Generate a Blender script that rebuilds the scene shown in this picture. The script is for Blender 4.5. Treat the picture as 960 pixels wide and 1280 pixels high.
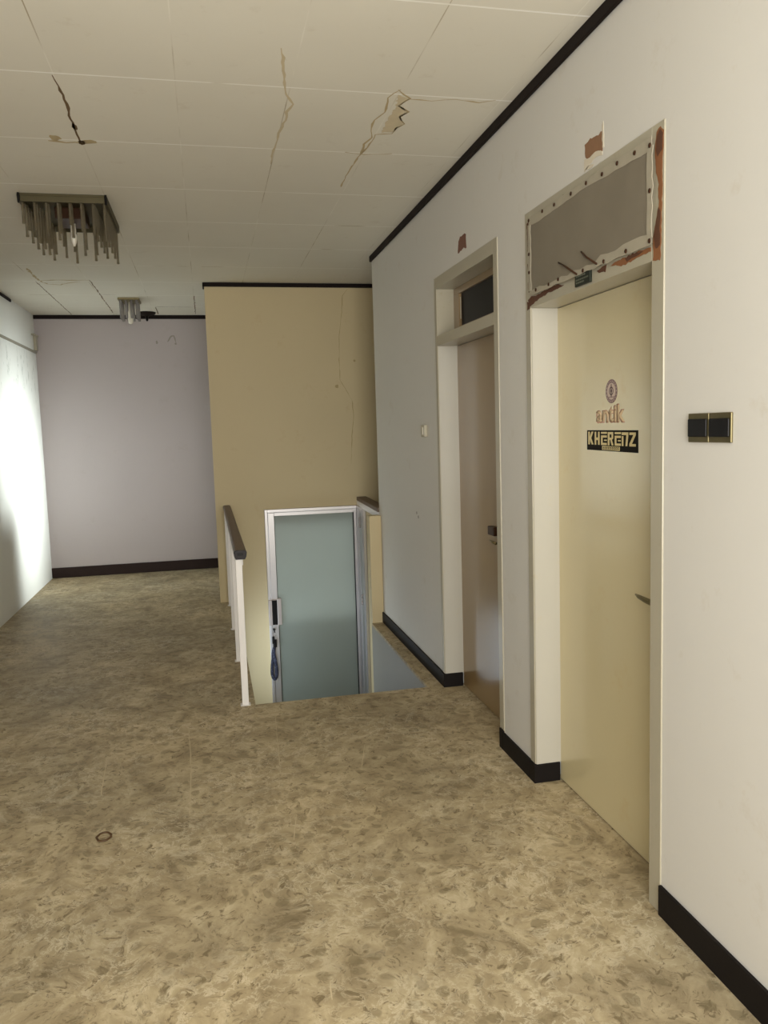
import bpy, bmesh, math, random
from mathutils import Vector, Matrix
random.seed(7)
S = bpy.context.scene
COL = S.collection
for o in list(bpy.data.objects):
    bpy.data.objects.remove(o)

# ------------------------------------------------------------------ camera
H = 1.55
YAW, PITCH, ROLL, FPX = 0.216, 0.1039, 0.0303, 997.44
def cam_axes():
    cy, sy = math.cos(YAW), math.sin(YAW); cp, sp = math.cos(PITCH), math.sin(PITCH)
    cr, sr = math.cos(ROLL), math.sin(ROLL)
    fwd = Vector((sy, cy, 0)); right = Vector((cy, -sy, 0)); down = Vector((0, 0, -1))
    f2 = fwd*cp + down*sp; d2 = down*cp - fwd*sp
    return right*cr + d2*sr, d2*cr - right*sr, f2
r_, d_, f_ = cam_axes()
cd = bpy.data.cameras.new('camera'); cam = bpy.data.objects.new('camera', cd); COL.objects.link(cam)
m = Matrix((r_, -d_, -f_)).transposed().to_4x4(); m.translation = (0, 0, H)
cam.matrix_world = m
cd.sensor_fit = 'VERTICAL'; cd.sensor_height = 36; cd.sensor_width = 27
cd.lens = FPX/1280*36; cd.clip_start = .02
S.camera = cam

# ------------------------------------------------------------------ light and exposure
S.view_settings.view_transform = 'Standard'; S.view_settings.look = 'None'
S.view_settings.exposure = 0.13; S.view_settings.gamma = 1.0
S.view_settings.use_curve_mapping = False
W = bpy.data.worlds.new('sky'); S.world = W; W.use_nodes = True
bg = W.node_tree.nodes['Background']; bg.inputs['Color'].default_value = (.80, .90, 1.0, 1); bg.inputs['Strength'].default_value = 1.0

def area(name, loc, aim, sx, sy, power, color, spread=180):
    l = bpy.data.lights.new(name, 'AREA'); l.shape = 'RECTANGLE'; l.size = sx; l.size_y = sy
    l.energy = power; l.color = color; l.spread = math.radians(spread)
    o = bpy.data.objects.new(name, l); COL.objects.link(o); o.location = loc
    o.rotation_euler = Vector(aim).to_track_quat('-Z', 'Y').to_euler()
    return o
area('window_daylight_rear', (.25, -.97, 1.55), (0, 1, 0), 1.7, 1.75, 136, (1.0, .975, .91))
area('added_fill_hall', (-3.77, 1.2, 1.55), (1, 0, 0), 2.4, 1.4, 3, (1.0, .965, .90))  # added unseen fill from the left, evens out the right wall
area('window_daylight_passage', (3.46, 8.28, 1.08), (-1, 0, .01), 1.3, 1.5, 27, (.90, .98, .98), 27)
area('added_glass_backlight', (.95, 7.93, .15), (0, -1, 0), 1.0, 1.0, 17, (.90, .96, 1.0))  # added backlight shut in behind the frosted glass to light it evenly
area('added_fill_lower', (.19, 6.75, -.55), (1, .15, .05), .8, .8, 6, (.74, .88, 1.0))  # added cool fill at an invented low opening, lifts the stairwell

# ------------------------------------------------------------------ helpers
def C(r, g, b):
    f = lambda c: (c/255/12.92) if c/255 <= .04045 else ((c/255+.055)/1.055)**2.4
    return (f(r), f(g), f(b), 1)

class NT:
    """small node graph writer"""
    def __init__(s, name):
        s.m = bpy.data.materials.new(name); s.m.use_nodes = True
        s.t = s.m.node_tree; s.b = s.t.nodes['Principled BSDF']; s._obj = None
    def n(s, kind, **kw):
        x = s.t.nodes.new(kind)
        for k, v in kw.items(): setattr(x, k, v)
        return x
    def l(s, a, b): s.t.links.new(a, b)
    def co(s):
        if s._obj is None: s._obj = s.n('ShaderNodeTexCoord').outputs['Object']
        return s._obj
    def mapped(s, scale=(1, 1, 1), loc=(0, 0, 0), vec=None):
        x = s.n('ShaderNodeMapping'); x.inputs['Scale'].default_value = scale; x.inputs['Location'].default_value = loc
        s.l(vec or s.co(), x.inputs['Vector']); return x.outputs[0]
    def noise(s, scale, detail=4, rough=.55, vec=None, dist=0):
        x = s.n('ShaderNodeTexNoise'); x.inputs['Scale'].default_value = scale; x.inputs['Detail'].default_value = detail
        x.inputs['Roughness'].default_value = rough; x.inputs['Distortion'].default_value = dist
        s.l(vec or s.co(), x.inputs['Vector']); return x
    def ramp(s, val, *stops):
        x = s.n('ShaderNodeValToRGB'); e = x.color_ramp.elements
        while len(e) < len(stops): e.new(.5)
        for i, (p, c) in enumerate(stops):
            e[i].position = p; e[i].color = c if len(c) == 4 else (*c, 1)
        s.l(val, x.inputs[0]); return x.outputs[0]
    def math(s, op, a, b=None, c=None, clamp=False):
        x = s.n('ShaderNodeMath', operation=op); x.use_clamp = clamp
        for i, v in enumerate((a, b, c)):
            if v is None: continue
            if isinstance(v, (int, float)): x.inputs[i].default_value = v
            else: s.l(v, x.inputs[i])
        return x.outputs[0]
    def mix(s, f, a, b, mode='MIX'):
        x = s.n('ShaderNodeMix', data_type='RGBA', blend_type=mode)
        for i, v in ((0, f), (6, a), (7, b)):
            if isinstance(v, (int, float)): x.inputs[i].default_value = v
            elif isinstance(v, tuple): x.inputs[i].default_value = v
            else: s.l(v, x.inputs[i])
        return x.outputs[2]
    def bump(s, h, strength=.1, dist=.01):
        x = s.n('ShaderNodeBump'); x.inputs['Strength'].default_value = strength; x.inputs['Distance'].default_value = dist
        s.l(h, x.inputs['Height']); s.l(x.outputs[0], s.b.inputs['Normal'])
    def color(s, c):
        if isinstance(c, tuple): s.b.inputs['Base Color'].default_value = c
        else: s.l(c, s.b.inputs['Base Color'])
    def set(s, **kw):
        for k, v in kw.items():
            k = k.replace('_', ' ')
            if isinstance(v, (int, float, tuple)): s.b.inputs[k].default_value = v
            else: s.l(v, s.b.inputs[k])
        return s
def dim(c, k): return (c[0]*k, c[1]*k, c[2]*k, 1)

def paint(name, c, rough=.5, var=.08, scale=2.5, bump=.05, dirt=None, coat=0):
    t = NT(name)
    n1 = t.noise(scale, 5, .6)
    col = t.mix(n1.outputs[0], dim(c, 1-var), dim(c, 1+var))
    if dirt:
        n2 = t.noise(scale*4, 6, .7)
        col = t.mix(t.ramp(n2.outputs[0], (.60, (0, 0, 0)), (.78, (.5, .5, .5))), col, dirt)
    t.color(col); t.set(Roughness=rough)
    if sum(c[:3]) < .12: t.b.inputs['Specular IOR Level'].default_value = .15
    if coat: t.set(Coat_Weight=coat, Coat_Roughness=.12)
    if bump: t.bump(t.noise(60, 3).outputs[0], bump, .004)
    return t.m
def metal(name, c, rough=.35, var=.12):
    t = NT(name); n = t.noise(14, 4, .6)
    t.color(t.mix(n.outputs[0], dim(c, 1-var), dim(c, 1+var))); t.set(Metallic=1.0)
    t.set(Roughness=rough); return t.m

# --- mesh writing
def bm_new(): return bmesh.new()
def box(b, x0, x1, y0, y1, z0, z1):
    vs = [b.verts.new(p) for p in ((x0,y0,z0),(x1,y0,z0),(x1,y1,z0),(x0,y1,z0),(x0,y0,z1),(x1,y0,z1),(x1,y1,z1),(x0,y1,z1))]
    for f in ((3,2,1,0),(4,5,6,7),(0,1,5,4),(1,2,6,5),(2,3,7,6),(3,0,4,7)):
        b.faces.new([vs[i] for i in f])
    return b
def hexa(b, pts):
    vs = [b.verts.new(p) for p in pts]
    for f in ((3,2,1,0),(4,5,6,7),(0,1,5,4),(1,2,6,5),(2,3,7,6),(3,0,4,7)): b.faces.new([vs[i] for i in f])
def prism(b, pts, d):
    """closed polygon (list of 3d points) pushed along vector d"""
    d = Vector(d); n = len(pts)
    a = [b.verts.new(p) for p in pts]; c = [b.verts.new(Vector(p)+d) for p in pts]
    b.faces.new(a); b.faces.new(c[::-1])
    for i in range(n): b.faces.new((a[i], c[i], c[(i+1) % n], a[(i+1) % n]))
def tube(b, pts, r, seg=8, close=False, flat=None):
    pts = [Vector(p) for p in pts]; rings = []
    n = len(pts); rr = r if isinstance(r, (list, tuple)) else [r]*n
    for i, p in enumerate(pts):
        if close: t = pts[(i+1) % n]-pts[i-1]
        else: t = pts[min(i+1, n-1)]-pts[max(i-1, 0)]
        t.normalize()
        up = Vector((0, 0, 1)) if abs(t.z) < .9 else Vector((1, 0, 0))
        a = t.cross(up).normalized(); c = a.cross(t).normalized()
        ring = []
        for k in range(seg):
            w = 2*math.pi*k/seg
            fx, fy = (flat if flat else (1, 1))
            ring.append(b.verts.new(p + a*math.cos(w)*rr[i]*fx + c*math.sin(w)*rr[i]*fy))
        rings.append(ring)
    for i in range(n if close else n-1):
        A, B = rings[i], rings[(i+1) % n]
        for k in range(seg): b.faces.new((A[k], A[(k+1) % seg], B[(k+1) % seg], B[k]))
    if not close:
        b.faces.new(rings[0][::-1]); b.faces.new(rings[-1])
def lathe(b, prof, seg=16, center=(0, 0, 0), axis='z'):
    """prof: (radius, height) list"""
    rings = []
    for r, h in prof:
        ring = []
        for k in range(seg):
            w = 2*math.pi*k/seg; x, y = r*math.cos(w), r*math.sin(w)
            p = (x, y, h) if axis == 'z' else ((h, x, y) if axis == 'x' else (x, h, y))
            ring.append(b.verts.new(Vector(p)+Vector(center)))
        rings.append(ring)
    for A, B in zip(rings, rings[1:]):
        for k in range(seg): b.faces.new((A[k], A[(k+1) % seg], B[(k+1) % seg], B[k]))
    b.faces.new(rings[0][::-1]); b.faces.new(rings[-1])
def obj(name, b, mat, parent=None, bevel=0, smooth=False):
    bmesh.ops.recalc_face_normals(b, faces=b.faces)
    me = bpy.data.meshes.new(name); b.to_mesh(me); b.free()
    if smooth:
        for p in me.polygons: p.use_smooth = True
    me.materials.append(mat)
    o = bpy.data.objects.new(name, me); COL.objects.link(o)
    if parent:
        o.parent = parent
        o.location = -parent.location          # shapes are written in room coordinates
        if parent.parent: o.location = Vector((0, 0, 0))
    if bevel:
        md = o.modifiers.new('bevel', 'BEVEL'); md.width = bevel; md.segments = 2; md.limit_method = 'ANGLE'
    return o
def tag(o, label, cat, group=None, kind=None):
    if label: o['label'] = label
    if cat: o['category'] = cat
    if group: o['group'] = group
    if kind: o['kind'] = kind
    return o
def struct(name, b, mat, label=None, cat=None, bevel=0):
    o = obj(name, b, mat, bevel=bevel); o['kind'] = 'structure'
    if label: o['label'] = label
    if cat: o['category'] = cat
    return o
def empty(name, loc, label, cat, group=None, kind=None):
    o = bpy.data.objects.new(name, None); COL.objects.link(o); o.location = loc; o.empty_display_size = .1
    return tag(o, label, cat, group, kind)
def ribbon(b, pts, w, to3d, d, jitter=.25):
    """thin wandering strip along a 2d polyline; to3d maps (a, b) into the room"""
    fine = []
    for (x0, y0), (x1, y1) in zip(pts, pts[1:]):
        n = max(2, int(math.hypot(x1-x0, y1-y0)/.035))
        for i in range(n):
            t = i/n; fine.append((x0+(x1-x0)*t+random.uniform(-1, 1)*w*jitter*1.3, y0+(y1-y0)*t+random.uniform(-1, 1)*w*jitter*1.3))
    fine.append(pts[-1])
    L, Rr = [], []
    for i, (x, y) in enumerate(fine):
        a = fine[max(0, i-1)]; c = fine[min(len(fine)-1, i+1)]
        tx, ty = c[0]-a[0], c[1]-a[1]; q = math.hypot(tx, ty) or 1
        ww = w*.5*random.uniform(1-jitter*1.6, 1+jitter*2.4)*(.35 if i in (0, len(fine)-1) else 1)
        L.append((x-ty/q*ww, y+tx/q*ww)); Rr.append((x+ty/q*ww, y-tx/q*ww))
    D = Vector(d)
    va = [b.verts.new(Vector(to3d(*p))) for p in L]; vb = [b.verts.new(Vector(to3d(*p))) for p in Rr]
    vc = [b.verts.new(v.co+D) for v in va]; vd = [b.verts.new(v.co+D) for v in vb]
    for i in range(len(L)-1):
        b.faces.new((va[i], va[i+1], vb[i+1], vb[i])); b.faces.new((vc[i], vd[i], vd[i+1], vc[i+1]))
        b.faces.new((va[i], vc[i], vc[i+1], va[i+1])); b.faces.new((vb[i], vb[i+1], vd[i+1], vd[i]))
def rough(pts, amp, step=.012):
    out = []
    for i, (x0, y0) in enumerate(pts):
        x1, y1 = pts[(i+1) % len(pts)]; n = max(1, int(math.hypot(x1-x0, y1-y0)/step))
        for k in range(n):
            t = k/n; out.append((x0+(x1-x0)*t+random.uniform(-amp, amp), y0+(y1-y0)*t+random.uniform(-amp, amp)))
    return out
def poly2(b, pts, to3d, d): prism(b, [to3d(*p) for p in pts], d)
def blob(b, cx, cy, rx, ry, to3d, d, n=14):
    poly2(b, [(cx+rx*random.uniform(.7, 1.15)*math.cos(2*math.pi*k/n), cy+ry*random.uniform(.7, 1.15)*math.sin(2*math.pi*k/n)) for k in range(n)], to3d, d)

# ------------------------------------------------------------------ dimensions (metres)
XR, ZC = 1.326, 2.884
YE, YC, YB, XL = 6.22, 7.396, 9.394, -1.75
XC = .055
HX0, HX1, HY0 = .20, 1.225, 4.50            # stair opening
ZL = -1.30                                  # lower landing
LEAF = 1.44

# ------------------------------------------------------------------ materials
def floor_mat():
    t = NT('worn marbled sheet floor')
    warp = t.noise(3.2, 3, .5)
    v = t.n('ShaderNodeVectorMath', operation='MULTIPLY_ADD'); t.l(warp.outputs['Color'], v.inputs[0]); v.inputs[1].default_value = (.16, .16, 0); t.l(t.co(), v.inputs[2])
    vec = v.outputs[0]
    vo = t.n('ShaderNodeTexVoronoi', feature='F1'); vo.inputs['Scale'].default_value = 19; vo.inputs['Randomness'].default_value = 1; t.l(vec, vo.inputs['Vector'])
    sep = t.n('ShaderNodeSeparateColor'); t.l(vo.outputs['Color'], sep.inputs[0])
    dark_cell = t.ramp(sep.outputs[0], (.0, (1, 1, 1)), (.30, (1, 1, 1)), (.34, (0, 0, 0)), (1, (0, 0, 0)))
    oval = t.ramp(vo.outputs['Distance'], (.0, (1, 1, 1)), (.36, (1, 1, 1)), (.46, (0, 0, 0)), (1, (0, 0, 0)))
    spots = t.math('MULTIPLY', dark_cell, oval)
    n_a = t.noise(6, 7, .68, vec, .6); n_b = t.noise(30, 5, .7, vec, 1.2); n_c = t.noise(.9, 3, .5)
    base = t.ramp(n_a.outputs[0], (.32, C(136, 121, 93)), (.46, C(168, 152, 121)), (.56, C(184, 168, 135)), (.70, C(206, 192, 160)))
    base = t.mix(t.ramp(n_b.outputs[0], (.36, (.95, .95, .95)), (.46, (0, 0, 0))), base, C(122, 107, 80))
    base = t.mix(t.math('MULTIPLY', spots, .55), base, C(127, 114, 86))
    ve = t.n('ShaderNodeTexVoronoi', feature='DISTANCE_TO_EDGE'); ve.inputs['Scale'].default_value = 15
    w2 = t.n('ShaderNodeVectorMath', operation='MULTIPLY_ADD'); t.l(n_b.outputs['Color'], w2.inputs[0]); w2.inputs[1].default_value = (.14, .14, 0); t.l(vec, w2.inputs[2]); t.l(w2.outputs[0], ve.inputs['Vector'])
    vein = t.ramp(ve.outputs['Distance'], (0, (1, 1, 1)), (.035, (.6, .6, .6)), (.07, (0, 0, 0)))
    vmask = t.ramp(t.noise(2.2, 3).outputs[0], (.38, (0, 0, 0)), (.60, (.62, .62, .62)))
    base = t.mix(t.math('MULTIPLY', vein, vmask), base, C(226, 214, 186))
    grime = t.ramp(n_c.outputs[0], (.35, (.80, .80, .80)), (.65, (1.05, 1.03, 1.0)))
    base = t.mix(1.0, base, grime, 'MULTIPLY')
    t.color(base)
    t.set(Roughness=t.math('MULTIPLY_ADD', n_a.outputs[0], .25, .46))
    t.b.inputs['Specular IOR Level'].default_value = .3
    t.bump(n_b.outputs[0], .08, .004)
    return t.m

def ceiling_mat():
    t = NT('fibreboard ceiling panels with filled seams')
    sp = t.n('ShaderNodeSeparateXYZ'); t.l(t.co(), sp.inputs[0])
    def line(axis, off, period, w):
        a = t.math('DIVIDE', t.math('ADD', sp.outputs[axis], off), period)
        fr = t.math('ABSOLUTE', t.math('SUBTRACT', t.math('FRACT', t.math('ADD', a, .5)), .5))
        return t.math('LESS_THAN', t.math('MULTIPLY', fr, period), w), t.math('LESS_THAN', t.math('MULTIPLY', fr, period), w*2.2)
    across, across_w = line(1, -2.57, .69, .0045)
    along, along_w = line(0, .043, .435, .0022)
    base = t.mix(t.noise(1.6, 4).outputs[0], C(222, 217, 203), C(232, 228, 215))
    base = t.mix(t.ramp(t.noise(7, 5, .7).outputs[0], (.62, (0, 0, 0)), (.8, (.25, .25, .25))), base, C(170, 150, 115))
    tone = t.noise(1.7, 3, .6)
    cx = t.ramp(tone.outputs[0], (.34, C(176, 163, 136)), (.40, C(246, 243, 234)), (.70, C(255, 253, 248)))
    ax = t.ramp(tone.outputs[0], (.34, C(178, 166, 140)), (.44, C(212, 206, 190)), (.60, C(236, 232, 220)))
    base = t.mix(along, base, ax); base = t.mix(across, base, cx)
    t.color(base); t.set(Roughness=.7)
    hgt = t.math('SUBTRACT', 1.0, t.math('MAXIMUM', across_w, along_w))
    t.bump(t.math('MULTIPLY_ADD', hgt, .25, t.math('MULTIPLY', t.noise(2.1, 2).outputs[0], 1.0)), .12, .010)
    return t.m

def stain_mat(name, c, scale=18):
    t = NT(name); n = t.noise(scale, 5, .65)
    t.color(t.mix(n.outputs[0], dim(c, .86), dim(c, 1.14))); t.set(Roughness=.8); return t.m

def mould_wall():
    t = NT('white painted wall with mould specks')
    base = t.mix(t.noise(2, 4).outputs[0], C(222, 222, 214), C(236, 236, 230))
    sp = t.n('ShaderNodeSeparateXYZ'); t.l(t.co(), sp.inputs[0])
    n = t.noise(9, 6, .75, t.mapped((1, 1.6, .45)))
    band = t.ramp(t.math('DIVIDE', sp.outputs[2], 3.0), (.58, (0, 0, 0)), (.70, (1, 1, 1)), (.80, (1, 1, 1)), (.835, (0, 0, 0)))
    spk = t.ramp(n.outputs[0], (.56, (0, 0, 0)), (.64, (.7, .7, .7)))
    t.color(t.mix(t.math('MULTIPLY', spk, band), base, C(120, 128, 112))); t.set(Roughness=.6); return t.m

M = {}
M['floor'] = floor_mat()
M['ceiling'] = ceiling_mat()
M['wall'] = paint('off white wall paint', C(217, 214, 207), .55, .03, 1.4, .08, C(196, 186, 168))
M['wall_back'] = paint('lavender white wall paint', C(180, 171, 171), .6, .035, 1.1, .06, C(168, 156, 150))
M['cream'] = paint('cream wall paint', C(205, 188, 148), .55, .05, 1.3, .06, C(190, 165, 120))
M['stair_plaster'] = paint('pale plaster of the stair side', C(142, 138, 126), .5, .06, 2.5, .06)
M['left'] = mould_wall()
M['black_trim'] = paint('black painted trim', C(30, 22, 19), .7, .2, 8, .05)
M['black_base'] = paint('black glazed skirting', C(24, 20, 19), .6, .25, 9, .05)
M['brown_base'] = paint('dark brown skirting paint', C(45, 33, 30), .5, .15, 6, .04)
M['frame'] = paint('greyish cream gloss frame paint', C(176, 169, 149), .35, .06, 4, .05, C(150, 134, 100), .2)
M['jamb'] = paint('gloss jamb face paler than frame', C(190, 186, 174), .35, .04, 4, .05, C(192, 180, 150), .2)  # jamb face set paler than the frame
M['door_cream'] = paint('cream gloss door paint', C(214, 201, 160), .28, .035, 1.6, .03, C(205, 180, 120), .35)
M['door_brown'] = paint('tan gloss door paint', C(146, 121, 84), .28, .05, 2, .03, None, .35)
M['transom_cream'] = paint('dull cream paint', C(190, 178, 132), .45, .07, 5, .05)
M['alu'] = metal('brushed aluminium', (.62, .60, .60), .42, .04)
M['alu_dull'] = metal('tarnished aluminium', (.50, .45, .43), .45)
M['brass'] = metal('aged brass', (.26, .22, .12), .5)
M['tray'] = metal('dull olive brass', (.11, .095, .055), .55)
M['white_metal'] = paint('white enamelled steel', C(228, 224, 220), .35, .03, 5, .02)
M['rail_brown'] = paint('brown vinyl handrail', C(104, 84, 70), .5, .08, 8, .05)
M['rail_end'] = paint('black plastic end cap', C(44, 40, 42), .35, .1, 12, 0)
M['black'] = paint('black plastic', C(24, 22, 22), .35, .12, 20, 0)
M['dark_glass'] = paint('dark transom glass', C(24, 20, 18), .45, .2, 3, 0)
M['rust'] = stain_mat('bare reddish wood where paint flaked', C(136, 88, 52), 30)
M['rust_d'] = stain_mat('dark rust stain', C(90, 56, 36), 34)
M['paper'] = paint('torn pale paper', C(214, 204, 184), .8, .08, 30, .1)
M['patch'] = paint('bare brown plaster patch', C(140, 104, 76), .8, .15, 30, .2)
M['patch_red'] = paint('dark red brown patch', C(122, 84, 68), .8, .15, 30, .2)
M['stain'] = stain_mat('brown water stain', C(190, 171, 132))
M['stain_l'] = stain_mat('faint tan water stain', C(204, 190, 158))
M['stain_f'] = stain_mat('pale tan water stain', C(210, 196, 166))
M['stain_d'] = stain_mat('dark brown crack stain', C(112, 88, 58), 24)
M['crack'] = stain_mat('hairline crack', C(176, 156, 112), 14)
M['grey_mark'] = stain_mat('grey scuff', C(150, 143, 136), 20)

def screen_mat():
    t = NT('woven insect screen'); 
    w1 = t.n('ShaderNodeTexWave', wave_type='BANDS', bands_direction='Y'); w1.inputs['Scale'].default_value = 110; t.l(t.co(), w1.inputs[0])
    w2 = t.n('ShaderNodeTexWave', wave_type='BANDS', bands_direction='Z'); w2.inputs['Scale'].default_value = 110; t.l(t.co(), w2.inputs[0])
    k = t.math('MULTIPLY', w1.outputs[1], w2.outputs[1])
    t.color(t.mix(t.math('MULTIPLY_ADD', k, .5, t.math('MULTIPLY', t.noise(4, 3).outputs[0], .5)), C(106, 97, 83), C(156, 147, 129)))
    t.set(Roughness=.6); t.bump(k, .2, .002); return t.m
M['screen'] = screen_mat()
M['screen_edge'] = paint('folded screen edge', C(168, 160, 142), .6, .12, 25, .15)

def frosted():
    t = NT('frosted glass')
    n = t.noise(1.4, 3); t.color(t.mix(n.outputs[0], C(134, 140, 130), C(144, 152, 144)))
    t.set(Roughness=.42, Transmission_Weight=.30, IOR=1.45); t.bump(t.noise(160, 2).outputs[0], .08, .001); return t.m
M['frost'] = frosted()
def smoky():
    t = NT('smoky ribbed glass'); t.color(C(146, 135, 110))
    t.set(Roughness=.12, Transmission_Weight=.72, IOR=1.35); return t.m
M['smoky'] = smoky()
def clear_tube():
    t = NT('clear grey glass'); t.color(C(178, 174, 172)); t.set(Roughness=.1, Transmission_Weight=.6, IOR=1.3); return t.m
M['tube'] = clear_tube()
M['bulb'] = paint('white glass bulb', C(226, 220, 206), .25, .02, 10, 0)
def navy():
    t = NT('navy printed strap'); v = t.n('ShaderNodeTexVoronoi'); v.inputs['Scale'].default_value = 90; t.l(t.co(), v.inputs['Vector'])
    t.color(t.mix(t.ramp(v.outputs['Distance'], (.12, (1, 1, 1)), (.3, (0, 0, 0))), C(22, 24, 44), C(120, 126, 160))); t.set(Roughness=.7); return t.m
M['navy'] = navy()
M['s_black'] = paint('black vinyl sticker', C(26, 22, 18), .7, .08, 20, 0)
M['s_cream'] = paint('cream sticker print', C(214, 196, 140), .4, .04, 20, 0)
M['s_mauve'] = paint('mauve sticker print', C(138, 112, 112), .45, .08, 40, 0)
M['s_pale'] = paint('pale pink sticker print', C(206, 186, 172), .45, .04, 40, 0)
M['s_dark'] = paint('dark mauve sticker print', C(84, 58, 62), .45, .08, 40, 0)
M['s_red'] = paint('faded red sticker print', C(186, 144, 124), .6, .06, 40, 0)
M['s_tan'] = paint('faded tan sticker print', C(214, 190, 152), .6, .04, 40, 0)
M['plaque'] = paint('dark green plaque', C(38, 42, 34), .4, .1, 30, 0)
M['plaque_ink'] = paint('grey green plaque print', C(96, 100, 84), .5, .1, 60, 0)
M['rubber'] = paint('brown rubber', C(84, 60, 34), .5, .15, 40, 0)
M['wood_dark'] = paint('dark brown lacquer', C(62, 40, 26), .35, .15, 20, 0)

# ------------------------------------------------------------------ the setting
b = bm_new()
box(b, -3.9, 1.6, -1.1, HY0, -.02, 0)
box(b, -3.9, HX0, HY0, YB+.1, -.02, 0)
box(b, HX1, 1.6, HY0, 6.165, -.02, 0)
box(b, HX0, 3.6, 8.02, YB+.1, -.02, 0); box(b, 1.75, 3.6, YC+.12, 8.02, -.02, 0)
box(b, 1.49, 3.6, YE, YC, -.02, 0)
floor = struct('floor', b, M['floor'])

b = bm_new(); to_fl = lambda x, y: (x, y, .0002)
for p in ([(-.168, 4.261), (-.146, 3.708), (-.144, 3.224)], [(.293, 4.28), (.258, 3.606)], [(.248, 2.915), (.282, 3.116)], [(-.526, 3.521), (-.551, 3.972)], [(.622, 3.481), (.690, 3.751)], [(.257, 2.026), (.265, 2.106)], [(.71, 4.216), (.706, 4.324)]): ribbon(b, p, .0035, to_fl, (0, 0, .0002), .3)
obj('floor_scratch', b, stain_mat('worn pale scratches', C(190, 175, 143)), floor)
b = bm_new(); box(b, -3.9, 3.6, -1.1, YB+.1, ZC, ZC+.1)
ceiling = struct('ceiling', b, M['ceiling'])
to_c = lambda x, y: (x, y, ZC-.0004)
def ceil_part(name, mat, fn):
    b = bm_new(); fn(b); return obj(name, b, mat, ceiling)
DN = (0, 0, -.0003)
ceil_part('ceiling_crack', M['stain_d'], lambda b: (ribbon(b, [(-0.481, 3.279), (-0.478, 3.376), (-0.477, 3.496), (-0.48, 3.625), (-0.485, 3.784), (-0.486, 3.878), (-0.487, 3.978)], .007, to_c, DN, .5),
    blob(b, -.483, 3.79, .011, .04, to_c, DN), blob(b, -.480, 3.98, .016, .035, to_c, DN)))
ceil_part('water_stain', M['stain'], lambda b: (blob(b, -.585, 3.93, .03, .035, to_c, DN), blob(b, -.445, 3.965, .035, .025, to_c, DN), ribbon(b, [(-.62, 3.975), (-.54, 3.985), (-.435, 3.98)], .016, to_c, DN, .4)))
ceil_part('water_stain', M['stain_l'], lambda b: ribbon(b, [(0.33, 2.941), (0.384, 3.326), (0.419, 3.416), (0.401, 3.502), (0.406, 3.589), (0.393, 3.702), (0.39, 3.831), (0.387, 3.97), (0.387, 4.167)], .009, to_c, DN, .3))
C1 = [(0.823, 3.216), (0.792, 3.298), (0.815, 3.444), (0.786, 3.536), (0.791, 3.629), (0.818, 3.743), (0.798, 3.83), (0.807, 3.938), (0.799, 4.153), (0.793, 4.309), (0.8, 4.505)]
C2 = [(0.813, 3.218), (0.882, 3.293), (0.857, 3.37), (0.91, 3.43), (0.885, 3.486), (0.925, 3.563), (0.901, 3.614), (0.899, 3.682), (0.828, 3.702), (0.824, 3.826), (0.812, 3.96)]
C3 = [(0.877, 3.302), (0.979, 3.303), (1.073, 3.274), (1.182, 3.291), (1.24, 3.258)]
CF = [(0.824, 3.262), (0.877, 3.302), (0.86, 3.369), (0.912, 3.439), (0.893, 3.503), (0.924, 3.573), (0.899, 3.653), (0.846, 3.68), (0.841, 3.529), (0.846, 3.397)]
ceil_part('water_stain', M['stain_f'], lambda b: poly2(b, rough(CF, .006), to_c, (0, 0, -.0003)))
ceil_part('water_stain', M['stain'], lambda b: (ribbon(b, C1, .007, to_c, DN, .3), ribbon(b, C2, .007, to_c, DN, .3)))
ceil_part('water_stain', M['stain'], lambda b: (ribbon(b, C3, .006, to_c, DN, .5), ribbon(b, [(0.723, 3.949), (0.825, 3.965), (0.959, 3.941)], .009, to_c, DN, .5)))
ceil_part('water_stain', M['stain'], lambda b: (ribbon(b, [(-1.299, 6.85), (-1.304, 7.175), (-1.301, 7.386), (-1.159, 7.34), (-1.024, 7.345), (-0.894, 7.335)], .016, to_c, DN, .4),
    ribbon(b, [(-1.301, 7.386), (-1.263, 7.532), (-1.171, 7.566), (-1.054, 7.447), (-0.983, 7.406)], .012, to_c, DN, .5)))
ceil_part('ceiling_crack', M['stain_d'], lambda b: (ribbon(b, [(-0.894, 7.328), (-0.9, 8.2), (-0.905, 9.2)], .008, to_c, DN, .4), ribbon(b, [(-1.34, 7.4), (-1.345, 8.2), (-1.348, 9.35)], .006, to_c, DN, .4),
    ribbon(b, [(-.04, 8.1), (-.04, 9.3)], .007, to_c, DN, .4), ribbon(b, [(-.44, 8.78), (-.05, 8.80)], .008, to_c, DN, .3), ribbon(b, [(-.44, 8.8), (-.44, 9.3)], .008, to_c, DN, .3), ribbon(b, [(-.9, 8.05), (-.76, 8.06)], .007, to_c, DN, .3)))

# wall on the right, with its two door openings, and its return past the corner
D1 = dict(y0=2.14, y1=3.166, top=2.405); D2 = dict(y0=3.49, y1=4.508, top=2.394)
b = bm_new()
box(b, XR, 1.52, -1.1, D1['y0'], 0, ZC); box(b, XR, 1.52, D1['y0'], D1['y1'], D1['top'], ZC)
box(b, XR, 1.52, D1['y1'], D2['y0'], 0, ZC); box(b, XR, 1.52, D2['y0'], D2['y1'], D2['top'], ZC)
box(b, XR, 1.52, D2['y1'], YE, 0, ZC); box(b, 1.52, 3.6, YE-.12, YE, 0, ZC)
wall_right = struct('wall_right', b, M['wall'])
to_r = lambda y, z: (XR-.0002, y, z)
b = bm_new(); blob(b, 5.04, .995, .014, .010, to_r, (-.0006, 0, 0)); blob(b, 5.0, .972, .012, .012, to_r, (-.0006, 0, 0))
obj('wall_scuff', b, M['grey_mark'], wall_right)

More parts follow.
